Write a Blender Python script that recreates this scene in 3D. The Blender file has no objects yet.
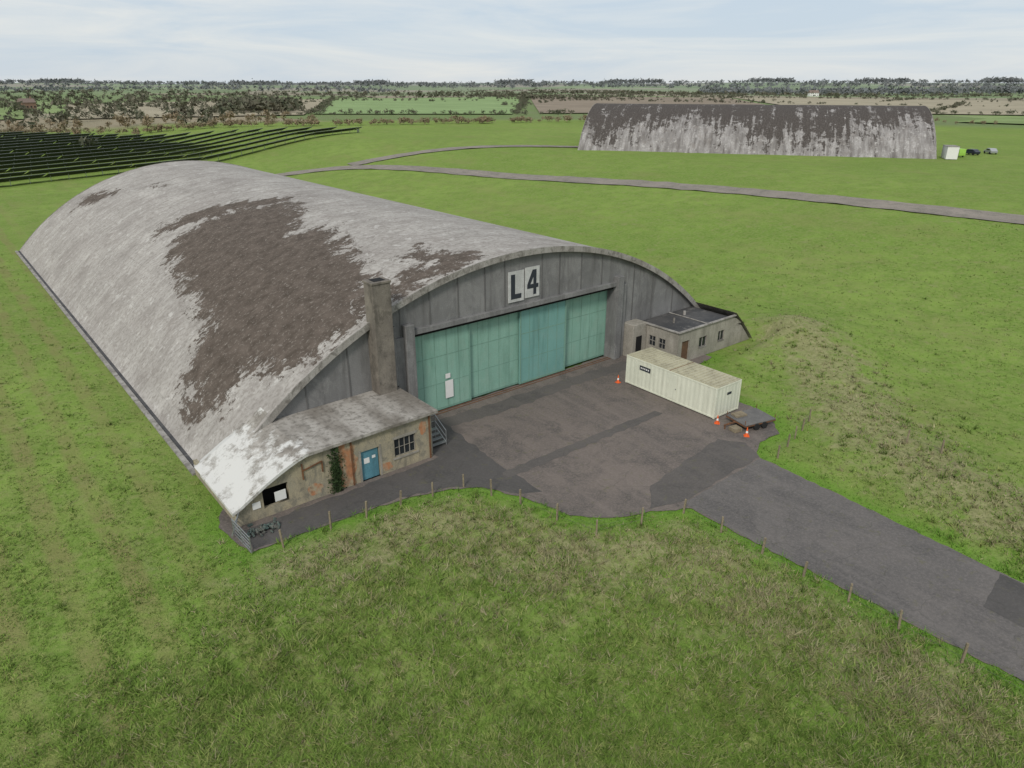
import bpy, bmesh, math, random
import numpy as np
from mathutils import Vector, Matrix
random.seed(4); rng=np.random.default_rng(7)
scene=bpy.context.scene; col=bpy.context.collection
H=24.3; CX,CY=-35.1,-44.9; F=710.0
PITCH=math.radians(22.9); HEAD=math.radians(37.05)
fx,fy=math.sin(HEAD),math.cos(HEAD); rx,ry=fy,-fx
ROT=math.radians(2.2); cR,sR=math.cos(ROT),math.sin(ROT)
R=35.25; ZC=12-R; HW=26.5; L=92.0; TH=math.asin(HW/R)
DW=10.9; DH=7.15
def arch(x,r=R): return math.sqrt(max(0,r*r-x*x))+ZC
def toW(x,y): return (x*cR-y*sR, x*sR+y*cR)
# ------------------------------------------------------------ numpy helpers
def S(a):
    a=np.clip(a,0,1); return a*a*(3-2*a)
def sdpoly(px,py,poly):
    d=np.full(px.shape,1e18); ins=np.zeros(px.shape,bool); n=len(poly)
    for i in range(n):
        ax,ay=poly[i]; bx_,by_=poly[(i+1)%n]
        ex,ey=bx_-ax,by_-ay; wx,wy=px-ax,py-ay
        t=np.clip((wx*ex+wy*ey)/(ex*ex+ey*ey+1e-12),0,1)
        d=np.minimum(d,(wx-ex*t)**2+(wy-ey*t)**2)
        c=((ay>py)!=(by_>py))
        with np.errstate(divide='ignore',invalid='ignore'):
            xi=(bx_-ax)*(py-ay)/(by_-ay+1e-12)+ax
        ins^=(c&(px<xi))
    d=np.sqrt(d); return np.where(ins,-d,d)
def dline(px,py,pts):
    d=np.full(px.shape,1e18)
    for (ax,ay),(bx_,by_) in zip(pts[:-1],pts[1:]):
        ex,ey=bx_-ax,by_-ay; wx,wy=px-ax,py-ay
        t=np.clip((wx*ex+wy*ey)/(ex*ex+ey*ey),0,1)
        d=np.minimum(d,(wx-ex*t)**2+(wy-ey*t)**2)
    return np.sqrt(d)
_w=[]
for lam,amp in ((9,.3),(5,.25),(3,.2),(1.9,.14),(1.2,.1)):
    for k in range(5):
        a=rng.uniform(0,6.28); _w.append((math.cos(a)*6.28/lam,math.sin(a)*6.28/lam,rng.uniform(0,6.28),amp))
def lumps(x,y):
    z=0
    for a,b,c,m in _w: z=z+m*np.sin(a*x+b*y+c)
    return z*.3
APRON=[(-26.9,-9.6),(-21.4,-9.6),(-17.4,-9.8),(-14.2,-10.6),(-12.4,-11.8),(-11.2,-14.1),(-10,-17.6),(-8.4,-19.3),(-5.8,-20.3),(-3.5,-21.6),(-3.4,-26.7),(-3.1,-32.3),(-2.9,-37),(-2.6,-44),(-2.2,-62),(4.6,-62),(4.7,-44),(4.8,-37),(5.1,-31),(5.3,-25.5),(5.5,-19.9),(7.5,-18.7),(9.9,-18.9),(12.3,-16),(12.3,-12),(13.2,-8.5),(15.8,-5.9),(19,-5.3),(19,1.5),(-25.5,-.6),(-27.6,-6)]
TRACK=[(96,-60),(93,-25),(91.4,-5.2),(90.6,13),(87.6,40.6),(83.7,63.1),(77,85),(71.2,109.4),(60.8,144.1),(56.3,156),(33.3,163),(10,150),(-8,140)]
LOOP=[(56,153),(72.5,155),(88.4,151),(100.9,141.4),(113,129),(118,118)]
HANG=[toW(-HW,-6.6),toW(HW,-6.0),toW(HW,L),toW(-HW,L)]
STRAW=[(29,-7),(25,-13),(17,-21),(12,-30),(9,-40)]
STRAW2=[(-24,-12),(-16,-13.5),(-13.5,-20),(-7,-24.5),(-6.5,-38)]
ROUGH=[(-30,-11),(-26,-11),(-18,-11),(-13.8,-11.8),(-12,-16),(-10.3,-21),(-4.6,-22.5),(-4.2,-70),(-90,-70),(-70,-30)]
def rough_f(x,y): return S(-sdpoly(x,y,ROUGH)/7+.15+lumps(x*.5,y*.5)*.3)
def ground_z(x,y):
    x=np.asarray(x,float); y=np.asarray(y,float)
    a=np.maximum(0,x-32)/85.0+np.maximum(0,y-100)/350.0
    z=6.8*S(a)
    r=np.hypot(x,y)
    z=z+S((r-700)/3500)*20+S((r-600)/900)*(3*np.sin(x/410+1.3)+3*np.sin(y/370+x/900)+1.5*np.sin(x/170-y/230))
    dn=np.minimum(sdpoly(x,y,APRON),sdpoly(x,y,HANG))
    k=S((dn-.2)/2.5)
    near=1-S((r-90)/200)
    z=z+k*near*(lumps(x,y)*(.24+.2*rough_f(x,y))+.05)
    z=z+k*1.5*np.exp(-((x-31)**2/60+(y+7)**2/40))+k*.6*np.exp(-(dline(x,y,STRAW)/4)**2)
    return z-.03*(1-k)
# ------------------------------------------------------------ node helpers
class M:
    def __init__(s,name,rough=.9,spec=.3):
        s.m=bpy.data.materials.new(name); s.m.use_nodes=True; s.t=s.m.node_tree
        s.b=s.t.nodes['Principled BSDF']; s.b.inputs['Roughness'].default_value=rough
        s.b.inputs['Specular IOR Level'].default_value=spec
        s.tc=s.t.nodes.new('ShaderNodeTexCoord'); s.obj=s.tc.outputs['Object']
    def n(s,typ,**k):
        n=s.t.nodes.new(typ)
        for a,b in k.items(): setattr(n,a,b)
        return n
    def l(s,a,b): s.t.links.new(a,b)
    def setin(s,i,v):
        if hasattr(v,'is_linked') or hasattr(v,'links'): s.l(v,i)
        else: i.default_value=v
    def mp(s,vec,scale=(1,1,1),rot=(0,0,0),loc=(0,0,0)):
        n=s.n('ShaderNodeMapping'); s.l(vec,n.inputs['Vector']); n.inputs['Scale'].default_value=scale; n.inputs['Rotation'].default_value=rot; n.inputs['Location'].default_value=loc
        return n.outputs[0]
    def noise(s,scale,detail=5,rough=.55,vec=None,dist=0):
        n=s.n('ShaderNodeTexNoise'); s.l(vec if vec is not None else s.obj,n.inputs['Vector'])
        n.inputs['Scale'].default_value=scale; n.inputs['Detail'].default_value=min(detail,5); n.inputs['Roughness'].default_value=rough; n.inputs['Distortion'].default_value=dist
        return n.outputs['Fac']
    def ramp(s,fac,*st):
        n=s.n('ShaderNodeValToRGB'); s.l(fac,n.inputs[0]); e=n.color_ramp.elements
        while len(e)<len(st): e.new(.5)
        for i,(p,c) in enumerate(st):
            e[i].position=p; e[i].color=(c,c,c,1) if not isinstance(c,tuple) else (*c,1)
        return n.outputs[0]
    def mix(s,fac,a,b,mode='MIX'):
        n=s.n('ShaderNodeMix',data_type='RGBA',blend_type=mode)
        s.setin(n.inputs[0],fac)
        for i,v in ((6,a),(7,b)):
            if isinstance(v,tuple): n.inputs[i].default_value=(*v,1)
            else: s.l(v,n.inputs[i])
        return n.outputs[2]
    def math(s,op,a,b=0.0,c=0.0):
        n=s.n('ShaderNodeMath',operation=op); s.setin(n.inputs[0],a); s.setin(n.inputs[1],b)
        if op in('MULTIPLY_ADD',): s.setin(n.inputs[2],c)
        return n.outputs[0]
    def attr(s,name,out='Fac'):
        n=s.n('ShaderNodeAttribute'); n.attribute_name=name; return n.outputs[out]
    def xyz(s,vec=None):
        n=s.n('ShaderNodeSeparateXYZ'); s.l(vec if vec is not None else s.obj,n.inputs[0]); return n.outputs
    def bump(s,h,strength=.4,dist=.05):
        n=s.n('ShaderNodeBump'); n.inputs['Strength'].default_value=strength; n.inputs['Distance'].default_value=dist; s.l(h,n.inputs['Height'])
        s.l(n.outputs[0],s.b.inputs['Normal'])
    def col(s,c): s.setin(s.b.inputs['Base Color'],(*c,1) if isinstance(c,tuple) else c); return s.m
def weathered(name,c1,c2,dark,sc=.6,streak=.6,rough=.9,metal=0,bd=.03,streakscale=1.2,grain=.35,blotch=0,bcol=None):
    m=M(name,rough); m.b.inputs['Metallic'].default_value=metal
    c=m.mix(m.ramp(m.noise(sc,5,.65),(.35,0.),(.65,1.)),c1,c2)
    if blotch: c=m.mix(m.math('MULTIPLY',m.ramp(m.noise(sc*1.9,5,.75,m.mp(m.obj,(1,1,.7),(0,0,0),(9,3,5)),.6),(.5,0.),(.6,1.)),blotch),c,bcol or dark)
    st=m.noise(streakscale,5,.7,m.mp(m.obj,(1,1,.12)),.3)
    c=m.mix(m.math('MULTIPLY',m.ramp(st,(.50,0.),(.74,1.)),streak),c,dark)
    f=m.noise(14,3,.7)
    c=m.mix(m.math('MULTIPLY',m.ramp(f,(.35,1.),(.6,0.)),grain),c,dark)
    return m.col(c)
def plain(name,c,rough=.6,metal=0,var=.25):
    m=M(name,rough); m.b.inputs['Metallic'].default_value=metal
    d=tuple(x*(1-var) for x in c)
    return m.col(m.mix(m.noise(3,3,.6),d,tuple(min(1,x*(1+var*.5)) for x in c)))
# ------------------------------------------------------------ mesh helpers
def mk(name,vs,fs,mat=None,parent=None,smooth=False):
    me=bpy.data.meshes.new(name); me.from_pydata([tuple(map(float,v)) for v in vs],[],fs); me.update()
    o=bpy.data.objects.new(name,me); col.objects.link(o)
    if mat: me.materials.append(mat)
    if parent: o.parent=parent
    if smooth: me.polygons.foreach_set('use_smooth',[True]*len(me.polygons))
    return o
def trimesh(name,V,mat):
    nt=len(V)//3
    me=bpy.data.meshes.new(name); me.vertices.add(len(V)); me.vertices.foreach_set('co',V.ravel())
    me.loops.add(nt*3); me.loops.foreach_set('vertex_index',np.arange(nt*3,dtype=np.int32)); me.polygons.add(nt)
    me.polygons.foreach_set('loop_start',np.arange(0,nt*3,3,dtype=np.int32)); me.polygons.foreach_set('loop_total',np.full(nt,3,np.int32)); me.update(calc_edges=True)
    if mat: me.materials.append(mat)
    o=bpy.data.objects.new(name,me); col.objects.link(o); return o
class B:
    def __init__(s): s.v=[]; s.f=[]
    def box(s,x0,x1,y0,y1,z0,z1,mtx=None):
        b=len(s.v); p=[(x,y,z) for x in(x0,x1) for y in(y0,y1) for z in(z0,z1)]
        if mtx: p=[tuple(mtx@Vector(q)) for q in p]
        s.v+=p; s.f+=[tuple(b+i for i in q) for q in ((0,1,3,2),(4,6,7,5),(0,4,5,1),(2,3,7,6),(0,2,6,4),(1,5,7,3))]; return s
    def bar(s,a,b,w=.05,h=None):
        a=Vector(a);b_=Vector(b);d=b_-a;ln=d.length
        q=d.to_track_quat('Z','Y').to_matrix().to_4x4(); h=h or w
        return s.box(-w/2,w/2,-h/2,h/2,0,ln,Matrix.Translation(a)@q)
    def poly(s,pts,d):
        b=len(s.v); n=len(pts); s.v+=[tuple(p) for p in pts]+[tuple(Vector(p)+Vector(d)) for p in pts]
        s.f.append(tuple(range(b,b+n))); s.f.append(tuple(range(b+2*n-1,b+n-1,-1)))
        for i in range(n): j=(i+1)%n; s.f.append((b+i,b+n+i,b+n+j,b+j))
        return s
    def cyl(s,c,r0,r1,h,n=12):
        b=len(s.v)
        for k,(r,z) in enumerate(((r0,0),(r1,h))):
            for i in range(n): a=6.2832*i/n; s.v.append((c[0]+r*math.cos(a),c[1]+r*math.sin(a),c[2]+z))
        for i in range(n): j=(i+1)%n; s.f.append((b+i,b+j,b+n+j,b+n+i))
        s.f.append(tuple(range(b+n,b+2*n))); s.f.append(tuple(range(b+n-1,b-1,-1))); return s
    def o(s,name,mat,parent=None,bev=0):
        o=mk(name,s.v,s.f,mat,parent)
        if bev:
            m=o.modifiers.new('b','BEVEL'); m.width=bev; m.segments=1; m.limit_method='ANGLE'
        return o
def empty(name,loc=(0,0,0),rz=0):
    e=bpy.data.objects.new(name,None); col.objects.link(e); e.location=loc; e.rotation_euler=(0,0,rz); e.empty_display_size=.1; return e
def wall(name,mat,parent,x0,x1,top,ops,M4,th=.3):
    xs=sorted(set([x0,x1]+[o[0] for o in ops]+[o[1] for o in ops]+list(np.linspace(x0,x1,max(2,int((x1-x0)/.8))))))
    zs=sorted(set([0.]+[o[2] for o in ops]+[o[3] for o in ops]))
    b=B()
    def q(p): 
        k=len(b.v); b.v+=[tuple(M4@Vector(t)) for t in p]; b.f.append(tuple(range(k,k+len(p))))
    for xa,xb in zip(xs[:-1],xs[1:]):
        if xb-xa<1e-4: continue
        xm=(xa+xb)/2; lv=zs+[None]
        for za,zb in zip(lv[:-1],lv[1:]):
            if zb is not None:
                if any(o[0]<xm<o[1] and o[2]<=za+1e-5 and zb<=o[3]+1e-5 for o in ops): continue
                ta=min(zb,max(za,top(xa))); tb=min(zb,max(za,top(xb)))
                if ta-za<1e-4 and tb-za<1e-4: continue
                q([(xa,0,za),(xb,0,za),(xb,0,tb),(xa,0,ta)])
            else:
                ta,tb=top(xa),top(xb)
                if ta<=za and tb<=za: continue
                q([(xa,0,za),(xb,0,za),(xb,0,max(za,tb)),(xa,0,max(za,ta))])
    for a,c,d,e in ops:
        q([(a,0,d),(a,th,d),(a,th,e),(a,0,e)]);q([(c,0,d),(c,0,e),(c,th,e),(c,th,d)]);q([(a,0,e),(a,th,e),(c,th,e),(c,0,e)]);q([(a,0,d),(c,0,d),(c,th,d),(a,th,d)])
    return b.o(name,mat,parent)
# ------------------------------------------------------------ materials
def roof_mat(name,far=False):
    m=M(name,.92,.2)
    rc=m.attr('rc','Vector')
    streak=m.noise(.9,5,.65,m.mp(rc,(.16 if far else .35,1.0,1)))
    big=m.noise(.14,5,.6,rc,.4)
    fine=m.noise(2.6,5,.7,rc)
    if far: base=m.mix(m.ramp(big,(.35,0.),(.65,1.)),(.24,.225,.215),(.42,.40,.385))
    else: base=m.mix(m.ramp(big,(.35,0.),(.65,1.)),(.335,.31,.285),(.455,.43,.395))
    base=m.mix(m.ramp(streak,(.42,0.),(.70,.55 if not far else 1.)),base,(.215,.195,.175) if not far else (.10,.088,.082))
    base=m.mix(m.ramp(fine,(.46,0.),(.66,.65)),base,(.185,.165,.145))
    base=m.mix(m.ramp(m.noise(.42,5,.8,m.mp(rc,(1,1,1),(0,0,0),(31,7,0)),.5),(.54,0.),(.60,.5)),base,(.225,.20,.18))
    base=m.mix(m.ramp(m.noise(.8,5,.8,m.mp(rc,(.9,1,1),(0,0,0),(3,77,0)),.3),(.57,0.),(.64,.6)),base,(.56,.54,.505))
    bt=m.n('ShaderNodeTexBrick'); m.l(m.mp(rc,(1,1,1),(0,0,math.pi/2)),bt.inputs['Vector'])
    bt.offset=0; bt.inputs['Scale'].default_value=1; bt.inputs['Brick Width'].default_value=6.1; bt.inputs['Row Height'].default_value=1.9
    bt.inputs['Mortar Size'].default_value=.04; bt.inputs['Mortar Smooth'].default_value=.8
    base=m.mix(m.math('MULTIPLY',bt.outputs['Fac'],m.ramp(big,(.4,.08),(.65,.42))),base,(.16,.15,.14))
    bt.inputs['Color1'].default_value=(.93,.93,.93,1); bt.inputs['Color2'].default_value=(1,1,1,1); bt.inputs['Mortar'].default_value=(1,1,1,1)
    base=m.mix(1.0,base,bt.outputs['Color'],'MULTIPLY')
    ms=m.attr('moss')
    n1=m.noise(.38,5,.72,rc,.6)
    n2=m.noise(1.7,5,.82,m.mp(rc,(.85,1.0,1)),.2)
    v=m.math('ADD',m.math('MULTIPLY',ms,-.42 if not far else -.16),m.math('MULTIPLY_ADD',n1,6.0,-3.05))
    v=m.math('ADD',v,m.math('MULTIPLY_ADD',n2,4.0,-2.0))
    if far: v=m.math('ADD',v,m.math('MULTIPLY_ADD',m.noise(.6,5,.7,m.mp(rc,(.09,1,1))),8.0,-3.8))
    fac=m.ramp(v,(.0,0.),(.22,1.))
    mc=m.mix(m.ramp(m.noise(.8,5,.65,rc),(.35,0.),(.65,1.)),(.070,.055,.043),(.125,.10,.082)) if not far else m.mix(m.ramp(fine,(.35,0.),(.65,1.)),(.045,.038,.034),(.09,.078,.07))
    mc=m.mix(m.ramp(m.noise(3.0,5,.8,rc),(.55,0.),(.64,.75)),mc,(.27,.24,.21))
    c=m.mix(fac,base,mc)
    m.bump(fac,.5,.05)
    return m.col(c)
M_roof=roof_mat('roof_coating'); M_roof2=roof_mat('roof_coating_streaked',True)
M_conc=weathered('gable_concrete',(.235,.232,.226),(.165,.163,.16),(.075,.07,.066),.3,.75,streakscale=.8,blotch=.5,bcol=(.29,.285,.275))
M_joint=weathered('joint_concrete',(.15,.147,.143),(.12,.118,.114),(.075,.07,.066),.35,.5)
M_conc2=weathered('pale_concrete',(.40,.38,.35),(.27,.25,.225),(.10,.09,.075),.8,.7,blotch=.6)
M_chim=weathered('chimney_render',(.26,.23,.19),(.16,.14,.12),(.065,.058,.048),.8,.6,streakscale=.8,blotch=.5)
M_beige=weathered('annexe_render',(.42,.36,.24),(.29,.265,.205),(.11,.10,.075),.6,.7,streakscale=.9,blotch=.8,bcol=(.20,.185,.145))
M_grey=weathered('annexe_grey_render',(.38,.35,.30),(.28,.26,.22),(.11,.10,.08),.5,.6,streakscale=.8,blotch=.4,bcol=(.20,.185,.15))
M_door=weathered('green_door_paint',(.215,.385,.305),(.25,.425,.34),(.11,.21,.16),.4,.6,.7,streakscale=1.2,grain=.25,blotch=.3,bcol=(.27,.37,.30))
M_door2=weathered('teal_door_paint',(.18,.36,.32),(.155,.325,.29),(.085,.185,.16),.4,.6,.7,streakscale=1.2,grain=.25,blotch=.3,bcol=(.22,.34,.30))
M_dframe=weathered('door_frame_paint',(.17,.31,.245),(.20,.34,.27),(.08,.14,.11),.8,.5,.7)
M_dark=plain('dark_interior',(.012,.012,.012),.9)
M_glass=M('window_glass',.12,.6); M_glass.b.inputs['Base Color'].default_value=(.02,.025,.028,1); M_glass=M_glass.m
M_white=plain('white_paint',(.72,.71,.68),.6,0,.1)
M_sign=weathered('sign_white_paint',(.56,.56,.54),(.46,.46,.44),(.25,.25,.24),1.5,.5)
M_black=plain('black_paint',(.03,.035,.045),.6)
M_rust=weathered('rusty_metal',(.22,.10,.045),(.13,.065,.035),(.05,.03,.02),3,.4,.8)
M_blue=weathered('blue_door_paint',(.11,.27,.33),(.08,.21,.26),(.05,.09,.10),1.2,.5,.6)
M_brown=weathered('brown_door_wood',(.16,.09,.05),(.11,.065,.04),(.05,.03,.02),2,.5)
M_galv=plain('galvanised_steel',(.33,.34,.34),.45,.6)
M_wire=plain('fence_wire',(.10,.10,.09),.8)
M_post=weathered('fence_wood',(.30,.25,.17),(.21,.17,.115),(.06,.05,.035),4,.4)
M_orange=plain('cone_orange',(.75,.13,.03),.5,0,.15)
M_tyre=plain('tyre_rubber',(.02,.02,.02),.85)
M_felt=M('annexe_felt',.75,.4)
_c=M_felt.mix(M_felt.ramp(M_felt.noise(.5,5,.6),(.4,0.),(.6,1.)),(.04,.04,.042),(.075,.072,.07))
M_felt=M_felt.col(M_felt.mix(M_felt.ramp(M_felt.noise(1.2,5,.7),(.56,0.),(.68,.7)),_c,(.17,.16,.145)))
m=M('annexe_roof_slab',.9,.2)
x_=m.xyz()[0]
lf=m.math('ADD',m.math('MULTIPLY_ADD',x_,-.14,-2.75),m.math('MULTIPLY_ADD',m.noise(.5,5,.7),1.9,-.95))
c=m.mix(m.ramp(m.noise(.45,5,.65,m.mp(m.obj,(1,.3,1))),(.38,0.),(.62,1.)),(.38,.355,.32),(.19,.17,.145))
c=m.mix(m.ramp(m.noise(2.5,5,.7),(.48,0.),(.66,.7)),c,(.10,.09,.075))
w=m.mix(m.ramp(m.noise(.7,5,.8),(.50,0.),(.64,.85)),(.58,.57,.54),(.24,.22,.19))
M_slab=m.col(m.mix(m.ramp(lf,(.45,0.),(.6,1.)),c,w))
# ------------------------------------------------------------ hangar
# bare-felt areas on the roof, (distance round the arch from the ridge, distance from the front) in metres
MOSS=[[(-19,37),(-16,43),(-9,41),(-3,38),(-5,31),(-8,25),(-6,22),(-10,7),(-14,.5),(-18,0),(-21,1),(-23,6),(-25,5),(-28,7),(-27,14),(-24,16),(-22,16),(-21,26)],
[(-18,48),(-15,50),(-8,46),(-2,40),(-4,37),(-13,43)],[(-20,85),(-17,88),(-13,82),(-14,78),(-17,80)],
[(-13,0),(-10,4),(-7,4),(-3,3),(-4,1),(-8,0)],[(-8,7),(-5,8),(-4,2),(-6,2)],[(-10,74),(-9,73),(-9,69),(-10,70)]]
def moss_near(s,y):
    d=np.full(s.shape,30.)
    for p in MOSS: d=np.minimum(d,sdpoly(s,y,p))
    return np.where(d>0,d*1.6,d*1.3)
def ridge(name,mat,parent,mossf,length=L):
    nS,nY=120,190
    ths=np.linspace(-TH-.012,TH+.012,nS+1); ys=np.linspace(-.35,length,nY+1)
    T,Y=np.meshgrid(ths,ys)
    X=R*np.sin(T); Z=R*np.cos(T)+ZC
    V=np.stack([X,Y,Z],-1).reshape(-1,3)
    idx=np.arange((nS+1)*(nY+1)).reshape(nY+1,nS+1)
    Fq=np.stack([idx[:-1,:-1],idx[:-1,1:],idx[1:,1:],idx[1:,:-1]],-1).reshape(-1,4)
    o=mk(name,V,[tuple(int(a) for a in f) for f in Fq],mat,parent,True)
    s=(T*R).ravel(); y=Y.ravel()
    a=o.data.attributes.new('rc','FLOAT_VECTOR','POINT'); a.data.foreach_set('vector',np.stack([s,y,0*s],-1).ravel().astype(np.float32))
    a=o.data.attributes.new('moss','FLOAT','POINT'); a.data.foreach_set('value',np.clip(mossf(s,y),-6,12).astype(np.float32))
    return o
def rim(name,parent,y0,y1,r0,r1,mat):
    b=B();n=72
    for i in range(n+1):
        t=-TH+2*TH*i/n
        for r in(r0,r1):
            for y in(y0,y1): b.v.append((r*math.sin(t),y,r*math.cos(t)+ZC))
    for i in range(n):
        k=4*i; 
        for a,c in ((0,2),(2,3),(3,1),(1,0)): b.f.append((k+a,k+c,k+c+4,k+a+4))
    return b.o(name,mat,parent)
def gable(name,parent,y,door,mat):
    b=B(); xs=sorted(set(list(np.linspace(-26.1,26.1,90))+[-DW,DW]))
    for xa,xb in zip(xs[:-1],xs[1:]):
        z0=DH if door and -DW-.01<xa and xb<DW+.01 else -.3
        k=len(b.v); r=R-.25
        b.v+=[(xa,y,z0),(xb,y,z0),(xb,y,max(z0,arch(xb,r))),(xa,y,max(z0,arch(xa,r)))]; b.f.append((k,k+1,k+2,k+3))
    return b.o(name,mat,parent)
def hangar(name,loc,rz,mossf,roofmat):
    P=empty(name,loc,rz)
    ridge('curved_roof',roofmat,P,mossf)
    rim('roof_edge_front',P,-.45,-.36,R-.42,R+.06,M_conc2); rim('roof_edge_back',P,L,L+.1,R-.42,R+.06,M_conc2)
    rim('roof_edge_soffit',P,-.36,.2,R-.42,R-.05,M_conc)
    gable('gable_wall',P,0,True,M_conc); gable('back_wall',P,L-.1,False,M_conc)
    b=B()
    for x in [-22,-19.5,-16.2,-11.8,-9.2,-6.6,-4.0,-2.0,2.0,4.0,6.6,9.2,13.6,16.4,19.6]:
        zt=arch(x)-.6; z0=DH+.45 if abs(x)<DW else 0
        if zt>z0+.2: b.box(x-.05,x+.05,-.04,.1,z0,zt)
    b.o('panel_joints',M_joint,P)
    B().box(-DW-.6,DW+.6,-.32,.05,DH,DH+.4).o('door_lintel',M_conc,P,.02)
    B().box(-DW,DW,.05,1.4,DH-.3,DH).o('door_head_shadow_gap',M_dark,P)  # near-black block paints in the shadow gap above the door leaves
    b=B()
    for sx in(-1,1):
        x0,x1=sorted((sx*(DW+.02),sx*(DW+.8))); b.box(x0,x1,-.55,1.2,0,DH+.9)
        x0,x1=sorted((sx*(DW+.8),sx*(DW+1.5))); b.box(x0,x1,-.28,.1,0,DH)
    b.o('door_piers',M_conc,P,.03)
    edges=[-DW,-5.4,-.05,5.2,DW]; yo=[.35,.6,.35,.85]; mats=[M_door,M_door,M_door2,M_door]
    for i in range(4):
        xa,xb=edges[i]-.06,edges[i+1]+.06; y=yo[i]
        if i==3: xa+=.3
        B().box(xa,xb,y,y+.12,.12,DH-.15).o('door_leaf_%d'%(i+1),mats[i],P)
        b=B(); n=5
        for k in range(n+1):
            x=xa+(xb-xa)*k/n; w=.07 if k in(0,n) else .02
            x=min(max(x,xa+w),xb-w); b.box(x-w,x+w,y-.05 if k in(0,n) else y-.015,y,.12,DH-.15)
        for z,w in((.2,.09),(2.4,.02),(4.7,.035),(DH-.25,.08)): b.box(xa+.15,xb-.15,y-.014,y-.002,z-w,z+w)
        b.o('door_leaf_frame_%d'%(i+1),M_dframe,P)
    B().box(-DW,DW,1.5,1.6,0,DH).o('door_void',M_dark,P)
    B().box(-DW-.6,DW+.6,-.12,-.05,.03,.06).box(-DW-.6,DW+.6,.2,.27,.03,.07).o('door_track',M_rust,P)
    return P
HG=hangar('aircraft_hangar',(0,0,0),ROT,moss_near,M_roof)
def moss_far(s,y):
    return np.abs(s+1)-19.0+4*np.sin(y*.11+1)+2*np.sin(y*.43)
HG2=hangar('aircraft_hangar',(184.8,56.0,6.7),math.radians(35.9),moss_far,M_roof2)
# chimney
B().box(-14.5,-13.05,-1.2,.0,0,11.7).o('chimney_stack',M_chim,HG,.03)
B().box(-14.56,-12.99,-1.26,.06,11.7,11.88).o('chimney_cap',M_chim,HG,.03)
B().box(-14.2,-13.3,-1.0,-.2,11.87,11.9).o('chimney_flue',M_dark,HG)
B().box(-12.9,-12.5,-.5,-.06,3.6,8.2).o('duct',M_conc,HG,.03)
# L4 sign
B().box(-1.72,-.06,-.12,-.055,7.85,10.4).box(.06,1.62,-.12,-.055,7.95,10.5).o('number_plates',M_sign,HG)
b=B().box(-1.45,-1.02,-.135,-.121,8.1,10.15).box(-1.019,-.35,-.135,-.121,8.1,8.5)
b.box(.95,1.27,-.135,-.121,8.15,10.25).box(.28,.949,-.135,-.121,8.7,9.05).box(1.271,1.5,-.135,-.121,8.7,9.05)
b.poly([(.28,-.135,9.051),(.62,-.135,9.051),(.949,-.135,9.65),(.949,-.135,10.25),(.85,-.135,10.25)],(0,.014,0))
b.o('number_letters',M_black,HG)
B().box(-7.9,-7.15,.24,.26,1.0,2.5).box(-7.85,-7.4,.24,.26,2.7,3.1).o('door_notice',M_white,HG)
# kerbs along the eaves
B().box(-27.1,-26.75,2.4,L,-.2,.12).box(26.75,27.1,0,L,-.2,.12).o('gutter_kerb',M_conc2,HG)
B().box(-26.74,-26.3,2.4,L,-.2,.05).o('gutter_channel',M_felt,HG)
# left annexe
AY=-5.65
PRX=[-27,-26,-25,-24,-23,-22.3,-12.7]; PRZ=[1.2,1.8,2.38,2.88,3.3,3.5,3.62]
topA=lambda x: float(np.interp(x,PRX,PRZ))-.15
opsA=[(-25.2,-23.6,.6,1.9),(-18.6,-17.25,0.02,2.2),(-16.1,-14.4,.95,2.3)]
wall('annexe_front_wall',M_beige,HG,-26.9,-13.1,topA,opsA,Matrix.Translation((0,AY,0)))
wall('annexe_side_wall',M_beige,HG,0,5.65,lambda x:3.4,[],Matrix.Translation((-13.1,AY,0))@Matrix.Rotation(math.pi/2,4,'Z'))
B().box(-26.9,-26.65,AY+.02,2.3,0,1.15).o('annexe_low_side_wall',M_beige,HG)
b=B(); xs=sorted(set(list(np.linspace(-27.15,-22.3,10))+[-12.7]))
pr=[(x,float(np.interp(x,PRX,PRZ))) for x in xs]
for y in(-5.95,-.02):
    for x,z in pr: b.v.append((x,y,z))
    for x,z in pr: b.v.append((x,y,z-.2))
n=len(pr)
for i in range(n-1):
    for o_ in ((i,i+1,2*n+i+1,2*n+i),(n+i,3*n+i,3*n+i+1,n+i+1),(i,n+i,n+i+1,i+1)): b.f.append(o_)
b.f.append((0,2*n,3*n,n)); b.f.append((n-1,2*n-1,4*n-1,3*n-1)); b.o('annexe_roof',M_slab,HG)
b=B(); k_=10
for y,dz in((-.02,0),(1.2,-.05),(2.4,-.45)):
    for x,z in pr[:k_]:
        b.v.append((x+(.25 if y>2 else 0),y,max(z+dz,arch(x)+.03 if x>-26.4 else 0)))
for r_ in range(2):
    for i in range(k_-1): a=r_*k_+i; b.f.append((a,a+1,a+k_+1,a+k_))
b.o('annexe_roof_return',M_slab,HG,0)
B().box(-26.5,-13.3,AY+.35,-.3,.05,.1).o('annexe_floor',M_dark,HG)
B().box(-25.4,-13.2,AY+1.2,AY+1.25,.1,2.1).o('annexe_inner_void',M_dark,HG)
B().box(-18.55,-17.3,AY+.12,AY+.17,.03,2.18).o('annexe_door',M_blue,HG)
B().box(-18.35,-17.95,AY+.105,AY+.118,1.2,1.6).box(-17.75,-17.5,AY+.105,AY+.118,1.45,1.65).o('annexe_door_notices',M_white,HG)
b=B()
for x in np.linspace(-16.05,-14.45,5): b.box(x-.022,x+.022,AY+.1,AY+.15,.96,2.29)
for z in(1.0,1.62,2.25): b.box(-16.05,-14.45,AY+.09,AY+.099,z-.022,z+.022)
b.o('annexe_window_frame',M_grey,HG)
B().box(-16.1,-14.4,AY+.17,AY+.19,.95,2.3).o('annexe_window_glass',M_glass,HG)
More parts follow.
